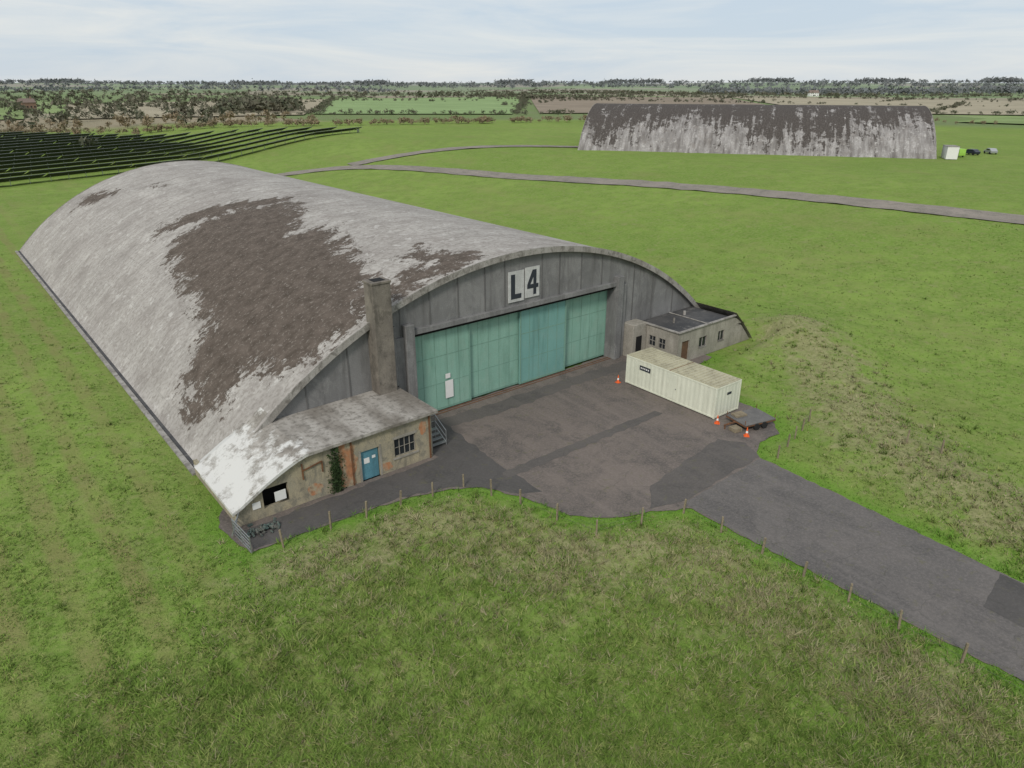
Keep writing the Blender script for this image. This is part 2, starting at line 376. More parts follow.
B().box(-16.25,-14.25,AY-.08,AY-.01,.82,.94).box(-16.2,-14.3,AY-.03,AY-.01,2.31,2.5).box(-18.75,-18.6,AY-.03,AY-.01,0,2.35).box(-17.24,-17.1,AY-.03,AY-.01,0,2.35).o('annexe_sills',M_grey,HG)
B().box(-24.5,-23.8,AY-.06,AY-.02,.85,1.5).box(-25.9,-25.4,AY-.04,AY-.02,.8,1.25).o('annexe_notices',M_white,HG)
b=B().bar((-22.6,AY-.06,2.8),(-22.6,AY-.06,1.7),.07).bar((-22.6,AY-.06,2.3),(-21.3,AY-.06,2.55),.07).bar((-21.3,AY-.06,2.55),(-21.3,AY-.06,1.8),.07)
b.bar((-19.25,AY-.05,3.2),(-19.25,AY-.05,0),.09).bar((-13.3,AY-.06,3.4),(-13.3,AY-.06,0),.09); b.o('rusty_pipes',M_rust,HG)
m=M('rust_stain',.9)
cst=m.mix(m.ramp(m.noise(1.3,5,.75,m.mp(m.obj,(1,1,.5)),.5),(.42,0.),(.58,1.)),(.40,.19,.095),(.36,.31,.215))
M_stain=m.col(m.mix(m.ramp(m.noise(3,5,.7),(.5,0.),(.68,.7)),cst,(.14,.085,.05)))
def patch(b,cx,cz,w_,h_,k=16):
    P_=[]
    for i in range(k):
        a=6.2832*i/k; r=random.uniform(.75,1.15); P_.append((cx+w_*r*math.cos(a),AY-.012,max(.02,cz+h_*r*math.sin(a))))
    b.poly(P_,(0,.008,0))
b=B(); pl=[(-20.1,.1),(-20.25,.9),(-20.0,1.5),(-20.2,2.2),(-20.05,3.2),(-19.2,3.22),(-18.95,2.75),(-19.1,2.3),(-18.8,1.9),(-18.95,1.2),(-19.2,.7),(-19.05,.1)]
b.poly([(a,AY-.012,c_) for a,c_ in pl],(0,.008,0)); patch(b,-16.7,.5,.4,.4); patch(b,-13.8,2.5,.3,.55); patch(b,-21.9,.7,.5,.45); b.o('rust_stained_render',M_stain,HG)
# right side block
RX0,RY=14.4,-5.2
opsR=[(.5,1.3,1.1,2.1),(1.7,2.5,1.1,2.1),(2.9,3.7,1.1,2.1)]
Mr=Matrix.Translation((RX0,0,0))@Matrix.Rotation(-math.pi/2,4,'Z')
wall('side_block_left_wall',M_grey,HG,0,5.2,lambda x:3.1,opsR,Mr)
opsF=[(15.0,16.1,.02,2.15),(17.6,18.8,1.0,2.0),(20.6,21.6,1.0,2.0)]
wall('side_block_front_wall',M_grey,HG,RX0,26.2,lambda x:min(3.1,max(0,arch(x,R-.2))),opsF,Matrix.Translation((0,RY,0)))
B().box(14.6,22.9,-4.95,-.1,2.78,2.95).o('side_block_roof',M_felt,HG)
B().box(14.25,14.55,-5.35,0,3.1,3.22).box(14.551,23.2,-5.35,-5.05,3.1,3.22).box(14.55,14.6,-5.05,0,2.78,3.1).box(14.6,23.1,-5.05,-5.0,2.78,3.1).box(19.2,19.35,-5.0,-.1,2.951,3.02).o('side_block_parapet',M_conc2,HG,.02)
b=B(); xs=list(np.linspace(23.0,26.5,10))
for y in(-5.4,-.02):
    for x in xs: b.v.append((x,y,arch(x)+.02))
for i in range(9): b.f.append((i,i+1,10+i+1,10+i))
b.o('side_block_roof_slope',M_slab,HG)
B().box(14.8,24.2,-4.7,-4.6,.05,2.0).box(14.75,14.8,-4.6,-.3,.05,2.7).o('side_block_void',M_dark,HG)
B().box(15.02,16.08,RY+.12,RY+.16,.03,2.14).o('side_block_door',M_brown,HG)
b=B(); g=B()
for xa,xb,za,zb in opsF[1:]:
    g.box(xa,xb,RY+.15,RY+.17,za,zb)
    for x in(xa+.03,(xa+xb)/2,xb-.03): b.box(x-.03,x+.03,RY+.08,RY+.13,za,zb)
    b.box(xa,xb,RY-.06,RY+.07,za-.08,za)
for xa,xb,za,zb in opsR:
    g.box(RX0+.15,RX0+.17,-xb,-xa,za,zb)
    for x in(xa+.03,(xa+xb)/2,xb-.03): b.box(RX0+.08,RX0+.13,-x-.03,-x+.03,za,zb)
    b.box(RX0+.085,RX0+.125,-xb,-xa,(za+zb)/2-.03,(za+zb)/2+.03)
b.o('side_block_window_frames',M_conc2,HG); g.o('side_block_window_glass',M_glass,HG)
B().box(12.45,14.35,-1.4,.1,0,3.3).o('side_block_low_wall',M_grey,HG,.03)
B().box(12.9,13.7,-1.42,-1.401,.05,2.1).o('side_block_doorway',M_dark,HG)
B().cyl((17,-2.5,2.95),.1,.1,.5).cyl((19.9,-1.5,2.95),.14,.14,.4).o('roof_vents',M_conc2,HG)
# ------------------------------------------------------------ terrain
n=440; t=np.linspace(-1,1,n); ax=10.9*np.sinh(7*t)
Xg,Yg=np.meshgrid(ax-6,ax-24); xx,yy=Xg.ravel(),Yg.ravel()
zz=ground_z(xx,yy)
dh=sdpoly(xx,yy,[toW(-26,-5.0),toW(25,-4.5),toW(26,L-1),toW(-26,L-1)])
zz=np.where(dh<0,-.15,zz)
idx=np.arange(n*n).reshape(n,n)
Fq=np.stack([idx[:-1,:-1],idx[:-1,1:],idx[1:,1:],idx[1:,:-1]],-1).reshape(-1,4)
me=bpy.data.meshes.new('ground'); me.vertices.add(n*n); me.vertices.foreach_set('co',np.stack([xx,yy,zz],-1).ravel())
me.loops.add(Fq.size); me.loops.foreach_set('vertex_index',Fq.ravel().astype(np.int32)); me.polygons.add(len(Fq))
me.polygons.foreach_set('loop_start',np.arange(0,Fq.size,4,dtype=np.int32)); me.polygons.foreach_set('loop_total',np.full(len(Fq),4,np.int32)); me.update(calc_edges=True)
me.polygons.foreach_set('use_smooth',[True]*len(me.polygons))
G=bpy.data.objects.new('ground',me); col.objects.link(G)
def straw_f(x,y):
    d1=dline(x,y,STRAW); d2=dline(x,y,STRAW2)
    return np.clip(.72*np.exp(-(d1/4.5)**2)+.60*np.exp(-(d2/3.6)**2)+.14*rough_f(x,y),0,1)
def verge_f(x,y):
    return np.exp(-(np.clip(sdpoly(x,y,APRON),0,9)/1.2)**2)
for nm,v in (('straw',straw_f(xx,yy)),('verge',verge_f(xx,yy))):
    a=me.attributes.new(nm,'FLOAT','POINT'); a.data.foreach_set('value',v.astype(np.float32))
m=M('grass_ground',1,.1); pos=m.obj
straw=m.attr('straw'); verge=m.attr('verge')
big=m.noise(.03,3,.6,pos); mid=m.noise(.3,5,.65,pos,.4); fine=m.noise(2.2,4,.75,pos)
c=m.mix(m.ramp(big,(.38,0.),(.62,1.)),(.150,.240,.042),(.205,.300,.060))
c=m.mix(m.ramp(mid,(.40,0.),(.60,.7)),c,(.115,.190,.032))
c=m.mix(m.ramp(fine,(.42,0.),(.64,.8)),c,(.225,.285,.080))
c=m.mix(m.ramp(m.noise(.9,5,.7,pos),(.53,0.),(.70,.6)),c,(.255,.25,.105))
c=m.mix(m.ramp(m.noise(.12,5,.7,m.mp(pos,(1,.45,1),(0,0,.3))),(.50,0.),(.68,.45)),c,(.225,.23,.085))
wv=m.n('ShaderNodeTexWave',wave_type='BANDS',bands_direction='X'); m.l(m.mp(pos,(1,1,1),(0,0,-ROT)),wv.inputs['Vector']); wv.inputs['Scale'].default_value=.11; wv.inputs['Distortion'].default_value=1.2; wv.inputs['Detail'].default_value=3
px=m.xyz(pos)[0]
lm=m.ramp(m.math('MULTIPLY_ADD',px,-.08,-2.1),(.0,0.),(.4,1.))
c=m.mix(m.math('MULTIPLY',m.math('MULTIPLY',lm,m.ramp(wv.outputs['Fac'],(.45,0.),(.8,.6))),m.ramp(mid,(.35,.3),(.6,1.))),c,(.235,.205,.09))
sv=m.math('ADD',straw,m.math('MULTIPLY_ADD',m.noise(.55,5,.75,pos,.5),2.4,-1.25))
c=m.mix(m.ramp(sv,(.12,0.),(.60,.8)),c,m.mix(m.ramp(fine,(.4,0.),(.6,1.)),(.33,.30,.165),(.21,.205,.095)))
c=m.mix(m.math('MULTIPLY',verge,.75),c,(.12,.245,.028))
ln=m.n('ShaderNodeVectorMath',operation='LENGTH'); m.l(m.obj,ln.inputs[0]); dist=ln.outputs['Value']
vo=m.n('ShaderNodeTexVoronoi',feature='F1'); m.l(m.mp(m.obj,(1,1,.0),(0,0,.5)),vo.inputs['Vector']); vo.inputs['Scale'].default_value=1/300
sep=m.n('ShaderNodeSeparateColor'); m.l(vo.outputs['Color'],sep.inputs[0])
cr=m.n('ShaderNodeValToRGB'); cr.color_ramp.interpolation='CONSTANT'; m.l(sep.outputs[0],cr.inputs[0])
els=[(0,(.17,.24,.085)),(.2,(.29,.245,.17)),(.36,(.15,.21,.075)),(.5,(.32,.285,.205)),(.62,(.20,.25,.11)),(.76,(.20,.165,.125)),(.86,(.23,.31,.12))]
while len(cr.color_ramp.elements)<len(els): cr.color_ramp.elements.new(.5)
for e,(p,k) in zip(cr.color_ramp.elements,els): e.position=p; e.color=(*k,1)
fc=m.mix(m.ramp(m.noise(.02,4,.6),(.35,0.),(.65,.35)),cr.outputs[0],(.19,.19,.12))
fc=m.mix(m.ramp(m.math('MULTIPLY',dist,1/5000),(.1,0.),(.9,.7)),fc,(.27,.30,.30))  # aerial haze painted in: field colour fades to blue-grey with distance
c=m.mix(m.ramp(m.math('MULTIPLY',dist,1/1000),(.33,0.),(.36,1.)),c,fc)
m.bump(m.noise(1.6,5,.85),1.0,.16)
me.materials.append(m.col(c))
# ------------------------------------------------------------ asphalt
def ragged(poly,step=.5,amp=.10):
    out=[]
    for (a,b_),(c,d) in zip(poly,poly[1:]+poly[:1]):
        ln=math.hypot(c-a,d-b_); k=max(1,int(ln/step)); nx,ny=-(d-b_)/ln,(c-a)/ln
        for i in range(k):
            t=i/k; r=random.uniform(-amp,amp); out.append((a+(c-a)*t+nx*r,b_+(d-b_)*t+ny*r))
    return out
def sheet(name,poly,z,mat,parent=None,amp=.1,step=.5):
    bm=bmesh.new(); f=bm.faces.new([bm.verts.new((x,y,z)) for x,y in ragged(poly,step,amp)])
    bmesh.ops.triangulate(bm,faces=[f]); bm.normal_update()
    me=bpy.data.meshes.new(name); bm.to_mesh(me); bm.free(); me.materials.append(mat)
    o=bpy.data.objects.new(name,me); col.objects.link(o)
    if parent: o.parent=parent
    return o
def asphalt(name,c1,c2,c3,seed=0):
    m=M(name,.85,.35); p=m.mp(m.obj,(1,1,1),(0,0,0),(seed,seed,0))
    c=m.mix(m.ramp(m.noise(.13,5,.6,p,.3),(.38,0.),(.62,1.)),c1,c2)
    c=m.mix(m.ramp(m.noise(.35,5,.7,p,.8),(.48,0.),(.64,.75)),c,c3)
    c=m.mix(m.ramp(m.noise(6,4,.85,p),(.45,0.),(.7,.55)),c,tuple(v*1.6 for v in c1))
    c=m.mix(m.ramp(m.noise(1.4,5,.75,p),(.58,0.),(.68,.55)),c,(.115,.11,.055))
    c=m.mix(m.ramp(m.noise(1.1,3,.6,m.mp(p,(1,.06,1))),(.5,0.),(.72,.4)),c,tuple(v*1.35 for v in c1))
    ck=m.n('ShaderNodeTexVoronoi',feature='DISTANCE_TO_EDGE'); wn=m.n('ShaderNodeTexNoise'); m.l(p,wn.inputs['Vector']); wn.inputs['Scale'].default_value=.6; wn.inputs['Detail'].default_value=3
    m.l(m.mix(.25,p,m.mix(1.0,p,m.mp(wn.outputs['Color'],(6,6,6)),'ADD')),ck.inputs['Vector']); ck.inputs['Scale'].default_value=.25
    c=m.mix(m.ramp(ck.outputs['Distance'],(.001,.35),(.006,0.)),c,(.04,.04,.03))
    return m.col(c)
M_asp=asphalt('asphalt',(.155,.128,.111),(.118,.10,.089),(.075,.067,.062))
M_asp2=asphalt('asphalt_patch_dark',(.075,.069,.065),(.088,.08,.075),(.056,.053,.05),7)
M_asp3=asphalt('asphalt_road',(.133,.119,.110),(.108,.099,.093),(.080,.074,.071),13)
M_asp4=asphalt('asphalt_patch_mid',(.092,.082,.075),(.108,.095,.086),(.07,.064,.06),21)
sheet('asphalt_apron',APRON,.02,M_asp)
sheet('road',[(-3.45,-20.9),(-3.35,-26.7),(-3.05,-32.3),(-2.85,-37),(-2.55,-44),(-2.15,-62),(4.55,-62),(4.65,-44),(4.75,-37),(5.05,-31),(5.25,-25.5),(5.4,-20.3)],.026,M_asp3,amp=.05)
sheet('asphalt_patch',[(-3.6,-18.2),(5.4,-16.6),(6.5,-18.2),(5.5,-20.1),(-3.4,-20.8),(-5.6,-20.1)],.032,M_asp4,amp=.1)
sheet('asphalt_patch',[(-10.3,-10.9),(5.4,-10.4),(5.5,-11.2),(-10.9,-11.9)],.032,M_asp4,amp=.12)
sheet('asphalt_patch',[(1.1,-36.4),(4.7,-35.8),(4.6,-42),(1.0,-42)],.032,M_asp2,amp=.04)
sheet('asphalt_patch',[(-26.7,-9.5),(-17.4,-9.6),(-14.2,-10.4),(-12.5,-11.6),(-11,-14),(-9.6,-14.5),(-9.8,-9),(-9.3,-1.4),(-12.6,-1.2),(-12.6,-6.6),(-26.8,-7.2)],.029,M_asp2,amp=.14)
sheet('asphalt_patch',[(-9.2,-1.4),(-9.7,-3.0),(-2,-3.2),(5,-2.4),(12,-2.8),(12,-.9)],.0285,M_asp4,amp=.2)
def strip(name,pts,w,mat,off=.08):
    P=[]
    for (a,b_),(c,d) in zip(pts[:-1],pts[1:]):
        ln=math.hypot(c-a,d-b_); k=max(1,int(ln/3))
        for i in range(k): P.append((a+(c-a)*i/k,b_+(d-b_)*i/k))
    P.append(pts[-1]); P=np.array(P)
    for _ in range(60): P[1:-1]=(P[:-2]+P[1:-1]*2+P[2:])/4
    T=np.gradient(P,axis=0); T/=np.linalg.norm(T,axis=1)[:,None]; Nn=np.stack([-T[:,1],T[:,0]],1)
    k=5; vs=[]
    for i in range(len(P)):
        for j in range(k):
            q=P[i]+Nn[i]*w*((j/(k-1))-.5)*(1+.05*random.random()); vs.append((q[0],q[1],float(ground_z(q[0],q[1]))+off))
    fs=[(i*k+j,i*k+j+1,(i+1)*k+j+1,(i+1)*k+j) for i in range(len(P)-1) for j in range(k-1)]
    return mk(name,vs,fs,mat,None,True)
M_track=asphalt('perimeter_track_asphalt',(.23,.20,.17),(.18,.16,.135),(.12,.115,.09),3)
strip('perimeter_track',TRACK,5.2,M_track,.16); strip('perimeter_track',LOOP,5,M_track,.20)
# ------------------------------------------------------------ fields
def field(name,pts,mat,off=.6,nn=14):
    (a,b_,c,d)=[np.array(p,float) for p in pts]; vs=[]
    for i in range(nn):
        for j in range(nn):
            u,v=i/(nn-1),j/(nn-1); q=(a*(1-u)+b_*u)*(1-v)+(d*(1-u)+c*u)*v; vs.append((q[0],q[1],float(ground_z(q[0],q[1]))+off))
    fs=[(i*nn+j,(i+1)*nn+j,(i+1)*nn+j+1,i*nn+j+1) for i in range(nn-1) for j in range(nn-1)]
    return mk(name,vs,fs,mat,None,True)
def fmat(name,c): 
    m=M(name,1,.1); return m.col(m.mix(m.ramp(m.noise(.03,4,.6),(.3,0.),(.7,1.)),tuple(v*.85 for v in c),tuple(v*1.12 for v in c)))
fm=[fmat('crop_green',(.225,.31,.135)),fmat('stubble',(.34,.30,.215)),fmat('ploughed',(.25,.205,.155)),fmat('pasture',(.20,.265,.105))]
field('crop_field',[(150,405),(248,330),(600,770),(345,810)],fm[0])
field('stubble_field',[(20,420),(140,395),(330,800),(60,760)],fm[1])
field('ploughed_field',[(270,330),(420,230),(760,560),(610,770)],fm[2])
field('pasture_field',[(430,220),(520,60),(900,240),(770,560)],fm[1])
field('crop_field',[(360,120),(380,-60),(560,-60),(520,130)],fm[3])
field('ploughed_field',[(530,130),(570,-60),(900,-60),(860,200)],fm[2])
field('crop_field',[(-330,430),(0,430),(30,760),(-360,800)],fm[3])
# ------------------------------------------------------------ trees (winter, twiggy)
def trees(name,xy,h,ntri,mat,spread=.42,size=.11,trunk=True,low=.12):
    xy=np.array(xy,float); h=np.array(h,float); N=len(xy)
    z0=ground_z(xy[:,0],xy[:,1])
    nc=7; cc=rng.normal(size=(N,nc,3))*.5; cc/=np.maximum(1,np.linalg.norm(cc,axis=2,keepdims=True))
    ci=rng.integers(0,nc,size=(N,ntri)); c=np.take_along_axis(cc,ci[:,:,None].repeat(3,2),1)
    p=c*.75+rng.normal(size=(N,ntri,3))*.24
    p[:,:,0]*=spread; p[:,:,1]*=spread; p[:,:,2]=p[:,:,2]*.36+.58; p[:,:,2]=np.maximum(p[:,:,2],low)
    d=rng.normal(size=(N,ntri,3,3))*size
    tri=(p[:,:,None,:]+d)*h[:,None,None,None]
    tri[...,0]+=xy[:,0][:,None,None]; tri[...,1]+=xy[:,1][:,None,None]; tri[...,2]+=z0[:,None,None]
    tri[...,2]=np.maximum(tri[...,2],z0[:,None,None])
    V=tri.reshape(-1,3)
    if trunk:
        tw=.035; b_=np.array([[-tw,0,0],[tw,0,0],[0,0,.7],[0,-tw,0],[0,tw,0],[.02,0,.65]])
        tv=b_[None]*h[:,None,None]; tv[...,0]+=xy[:,0][:,None]; tv[...,1]+=xy[:,1][:,None]; tv[...,2]+=z0[:,None]
        V=np.concatenate([V,tv.reshape(-1,3)])
    return trimesh(name,V,mat)
def tmat(name,a,b_,c):
    m=M(name,1,.05); return m.col(m.mix(m.ramp(m.noise(.12,3,.7),(.4,0.),(.6,1.)),a,m.mix(.5,b_,c)))
T_br=tmat('winter_twigs',(.22,.17,.11),(.17,.15,.085),(.28,.225,.155))
T_gn=tmat('dark_foliage',(.10,.11,.07),(.165,.145,.11),(.11,.11,.08))
T_iv=tmat('ivy_leaves',(.03,.06,.02),(.05,.08,.03),(.03,.04,.02))
T_fr=tmat('distant_woodland',(.145,.16,.16),(.18,.18,.175),(.16,.17,.175))  # blue-grey tint puts distance haze into the tree colour
def along(pts,sp,jit,h0,h1):
    xy=[];h=[]
    for (a,b_),(c,d) in zip(pts[:-1],pts[1:]):
        ln=math.hypot(c-a,d-b_)
        for i in range(int(ln/sp)):
            t=random.random(); xy.append((a+(c-a)*t+random.gauss(0,jit),b_+(d-b_)*t+random.gauss(0,jit))); h.append(random.uniform(h0,h1))
    return xy,h
xy,h=along([(-150,352),(-17,327),(108,279),(157,262),(223,238),(262,225)],1.5,2.5,1.8,3.8); trees('hedgerow',xy,h,80,T_br,.7,.10,False,.02)
xy,h=along([(-200,390),(-17,352),(110,322)],3,12,2.5,6); trees('scrub_woodland',xy,h,90,T_br,.5,.09)
xy,h=along([(262,215),(330,150),(380,40),(400,-60)],3,3,1.5,3.2); trees('hedgerow',xy,h,70,T_br,.6,.1,False,.02)
xy,h=along([(148,400),(345,815)],4,2,2,3.5); x2,h2=along([(248,327),(610,775)],4,2,2,3.5); x3,h3=along([(20,415),(148,398),(250,325),(425,225),(530,50)],3.5,2,1.5,3.5)
x4,h4=along([(345,812),(610,772),(765,562),(900,240)],6,3,2,5)
trees('hedgerow',xy+x2+x3+x4,h+h2+h3+h4,45,T_gn,.7,.12,False,.02)
xy=[];h=[];fxy=[];fh=[]
for i in range(105):
    r=random.uniform(560,2100); a=HEAD+random.uniform(-.95,.95); cx,cy=CX+r*math.sin(a),CY+r*math.cos(a)
    o=random.choice([.4,1.9,.7,2.2])+random.gauss(0,.12); l=random.uniform(80,260)
    p,q=along([(cx-l*math.cos(o),cy-l*math.sin(o)),(cx+l*math.cos(o),cy+l*math.sin(o))],7,1.5,1.5,3.8); xy+=p;h+=q
def band(r,a0,a1,n_,dep,h0,h1,X,Hh):
    for k in range(n_):
        a=HEAD+random.uniform(a0,a1); rr=r+random.gauss(0,dep); X.append((CX+rr*math.sin(a),CY+rr*math.cos(a))); Hh.append(random.uniform(h0,h1))
band(560,-.36,-.27,120,25,6,9.5,xy,h); band(520,-.66,-.36,110,70,3,7,xy,h); band(800,-.66,-.3,170,90,4,8,xy,h); band(1150,-.65,-.1,150,120,4,8,xy,h)
band(900,-.02,.10,50,15,4,6.5,xy,h); band(1300,.1,.6,160,30,4,7,xy,h); band(1050,-.1,.02,60,12,4,7,xy,h); band(1450,-.1,.25,150,25,4,8,xy,h)
trees('distant_trees',xy,h,30,T_gn,.6,.16,False)
band(1700,.24,.66,520,50,8,14,fxy,fh); band(2600,-.68,.68,900,160,8,13,fxy,fh); band(3800,-.68,.68,700,200,9,14,fxy,fh); band(1900,-.66,-.15,260,100,6,10,fxy,fh)
for a0 in (-.55,-.35,-.2,-.02,.12,.3,.42,.55): band(3600,a0,a0+random.uniform(.03,.08),70,60,14,20,fxy,fh)
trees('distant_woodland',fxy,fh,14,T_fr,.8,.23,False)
M_brick=weathered('brick',(.30,.18,.13),(.25,.16,.12),(.14,.09,.07),1,.3); M_tile=plain('roof_tiles',(.20,.15,.125),.8)
def house(name,x,y,rz,w,d,hh,wm):
    z=float(ground_z(x,y))+.1; P=empty(name,(x,y,z),rz)
    B().box(-w/2,w/2,-d/2,d/2,-1,hh).o('walls',wm,P)
    B().poly([(-w/2-.3,-d/2-.4,hh),(-w/2-.3,d/2+.4,hh),(-w/2-.3,0,hh+d*.42)],(w+.6,0,0)).o('roof',M_tile,P)
    b=B()
    for i in range(4):
        for zz in(.9,3.4):
            if zz+1.2<hh: b.box(-w/2+w*(i+.5)/4-.5,-w/2+w*(i+.5)/4+.5,-d/2-.03,-d/2-.01,zz,zz+1.2)
    b.o('windows',M_glass,P); B().box(w*.3,w*.3+.8,-.4,.4,hh,hh+d*.42+1.2).o('chimney',wm,P)
house('farmhouse',20,640,.3,10,7,4.5,M_brick); house('farmhouse',1050,620,-.6,14,9,5,M_white)
# ------------------------------------------------------------ solar farm
SP=empty('solar_farm'); m=M('solar_panel_glass',.35,.4)
bt=m.n('ShaderNodeTexBrick'); m.l(m.attr('pc','Vector'),bt.inputs['Vector']); bt.offset=0; bt.inputs['Scale'].default_value=1; bt.inputs['Brick Width'].default_value=1.0; bt.inputs['Row Height'].default_value=1.65; bt.inputs['Mortar Size'].default_value=.05
bt.inputs['Color1'].default_value=(.022,.032,.04,1); bt.inputs['Color2'].default_value=(.03,.042,.05,1); bt.inputs['Mortar'].default_value=(.12,.13,.13,1)
M_pan=m.col(bt.outputs['Color'])
M_back=plain('panel_backsheet',(.07,.08,.075),.7)
d=np.array([.922,.387]); nrm=np.array([-.387,.922]); vs=[];fs=[];pc=[]; leg=B(); vb=[];fb=[]
for k in range(15):
    base=np.array([33,201])+nrm*8.9*k; s1=68-k*4.4; s0=-150
    s=s0
    while s<s1:
        e=min(s+24,s1)
        q0=base+d*s; q1=base+d*(e-.6)
        z0=float(ground_z(*q0)); z1=float(ground_z(*q1)); b0=len(vs)
        a0,a1=q0-nrm*1.7,q1-nrm*1.7; c0,c1=q0+nrm*1.7,q1+nrm*1.7
        vs+=[(*a0,z0+2.1),(*a1,z1+2.1),(*c1,z1+.9),(*c0,z0+.9)]; fs.append((b0,b0+1,b0+2,b0+3))
        vb+=[(*a0,z0+2.03),(*a1,z1+2.03),(*c1,z1+.83),(*c0,z0+.83)]; fb.append((b0+3,b0+2,b0+1,b0))
        l_=e-s; pc+=[(0,0,0),(l_,0,0),(l_,4,0),(0,4,0)]
        for tt in (.05,.25,.45,.65,.85):
            q=q0+(q1-q0)*tt; zq=z0+(z1-z0)*tt; leg.bar((q[0],q[1],zq-.2),(q[0],q[1],zq+1.4),.12)
        leg.bar((a0[0],a0[1],z0+2.11),(a1[0],a1[1],z1+2.11),.10)
        s=e
o=mk('panels',vs,fs,M_pan,SP); a=o.data.attributes.new('pc','FLOAT_VECTOR','POINT'); a.data.foreach_set('vector',np.array(pc,np.float32).ravel())
mk('panel_backs',vb,fb,M_back,SP); leg.o('panel_legs',M_galv,SP)
# ------------------------------------------------------------ container office
CP=empty('site_container',(9.3,-9.55,.03),math.radians(0.8))
M_cream=weathered('cream_container_paint',(.70,.705,.575),(.63,.64,.52),(.32,.32,.24),.6,.45,.55,streakscale=2.0,grain=.12)
M_croof=weathered('container_roof_paint',(.50,.47,.33),(.42,.39,.27),(.18,.16,.11),.5,.3,.7,blotch=.4)
b=B(); w,l_,hh=1.55,4.75,2.65
def corr(b,p0,p1,nx,ny,z0,z1):
    ln=math.hypot(p1[0]-p0[0],p1[1]-p0[1]); k=int(ln/.11); pr=[0,0,.016,.016]
    ps=[]
    for i in range(k+1):
        t=i/k; o_=pr[i%4]; ps.append((p0[0]+(p1[0]-p0[0])*t-nx*o_,p0[1]+(p1[1]-p0[1])*t-ny*o_))
    b0=len(b.v)
    for x,y in ps: b.v+=[(x,y,z0),(x,y,z1)]
    for i in range(k): b.f.append((b0+2*i,b0+2*i+2,b0+2*i+3,b0+2*i+1))
corr(b,(-w,-l_+.12),(-w,-.03),-1,0,.22,2.5); corr(b,(-w,.03),(-w,l_-.12),-1,0,.22,2.5)
corr(b,(w,-l_+.12),(w,l_-.12),1,0,.22,2.5); corr(b,(-w+.12,-l_),(w-.12,-l_),0,-1,.22,2.5); corr(b,(-w+.12,l_),(w-.12,l_),0,1,.22,2.5)
b.o('corrugated_walls',M_cream,CP)
b=B()
for x in(-w-.02,w-.12):
    for y in(-l_-.02,l_-.12): b.box(x,x+.14,y,y+.14,.05,hh-.02)
for z0,z1 in((.08,.22),(2.5,2.63)):
    b.box(-w-.015,-w+.1,-l_+.12,l_-.12,z0,z1).box(w-.1,w+.015,-l_+.12,l_-.12,z0,z1).box(-w+.12,w-.12,-l_-.015,-l_+.1,z0,z1).box(-w+.12,w-.12,l_-.1,l_+.015,z0,z1)
b.box(-w-.01,-w+.08,-.028,.028,.22,2.5)
b.o('frame',M_cream,CP,.01)
b=B().box(-w+.02,w-.02,-l_+.02,-.06,2.6,2.66).box(-w+.02,w-.02,.06,l_-.02,2.6,2.66)
for i in range(24):
    y=-l_+.35+i*(2*l_-.7)/23; b.box(-w+.12,w-.12,y-.07,y+.07,2.66,2.70)
b.o('ribbed_roof',M_croof,CP)
B().box(-w+.02,w-.02,-.06,.06,2.58,2.64).o('roof_joint',M_rust,CP)
b=B()
for x in(-1.3,1.1):
    for y in(-4.5,-.1,4.3): b.box(x,x+.25,y,y+.25,-.01,.08)
b.o('base_blocks',M_dark,CP)
B().box(-w-.035,-w-.02,2.0,3.2,1.75,2.15).o('name_board',M_black,CP)
b=B()
for i in range(5): b.box(-w-.04,-w-.036,2.15+i*.2,2.27+i*.2,1.88,2.02)
b.o('name_board_lettering',M_white,CP)
B().box(-w-.03,-w-.015,-.9,-.04,.3,2.4).o('personnel_door',M_cream,CP,.01)
B().box(-w-.05,-w-.03,-.85,-.77,1.2,1.3).o('door_handle',M_galv,CP)
B().box(-.2,.35,-l_-.03,-l_-.02,1.75,1.95).o('end_notice',M_black,CP)
# platform trailer
TP=empty('flat_trailer',(9.6,-16.4,.02),math.radians(-12)); M_deck=weathered('trailer_deck',(.12,.115,.11),(.17,.16,.15),(.05,.05,.05),1.5,.2,.7)
B().box(-1.5,1.5,-1.1,1.1,.48,.58).o('deck',M_deck,TP,.02)
b=B()
for x in(-1.5,1.44): b.box(x,x+.06,-1.1,1.1,.38,.479)
b.box(-1.44,1.44,-1.1,-1.04,.38,.479).box(-1.44,1.44,1.04,1.1,.38,.479).bar((-1.5,0,.42),(-2.6,0,.35),.1).bar((-2.5,0,.4),(-2.5,0,0),.07)
for x in(-1.47,1.47):
    for y in(-1.0,1.0): b.bar((x,y,.58),(x,y,.9),.04)
b.o('chassis',M_rust,TP)
b=B()
for y in(-1.2,1.05):
    for x in(-.4,.35): 
        q=B().cyl((0,0,0),.26,.26,.15,14); mt=Matrix.Translation((x,y+.15,.26))@Matrix.Rotation(math.pi/2,4,'X')
        k=len(b.v); b.v+=[tuple(mt@Vector(v)) for v in q.v]; b.f+=[tuple(k+i for i in f) for f in q.f]
b.o('wheels',M_tyre,TP)
B().box(-2.3,-1.6,-.9,-.2,.02,.30).box(-1.2,-.2,.2,.9,.58,.72).o('pallet_load',M_post,TP)
def cone(x,y):
    P=empty('traffic_cone',(x,y,.03),random.random())
    B().box(-.2,.2,-.2,.2,0,.035).o('base',M_orange,P); B().cyl((0,0,.035),.14,.095,.24).o('lower_cone',M_orange,P)
    B().cyl((0,0,.276),.094,.068,.16).o('reflective_band',M_white,P); B().cyl((0,0,.437),.067,.03,.26).o('upper_cone',M_orange,P)
cone(7.2,-4.4); cone(7.5,-17.6); cone(7.5,-14.9)
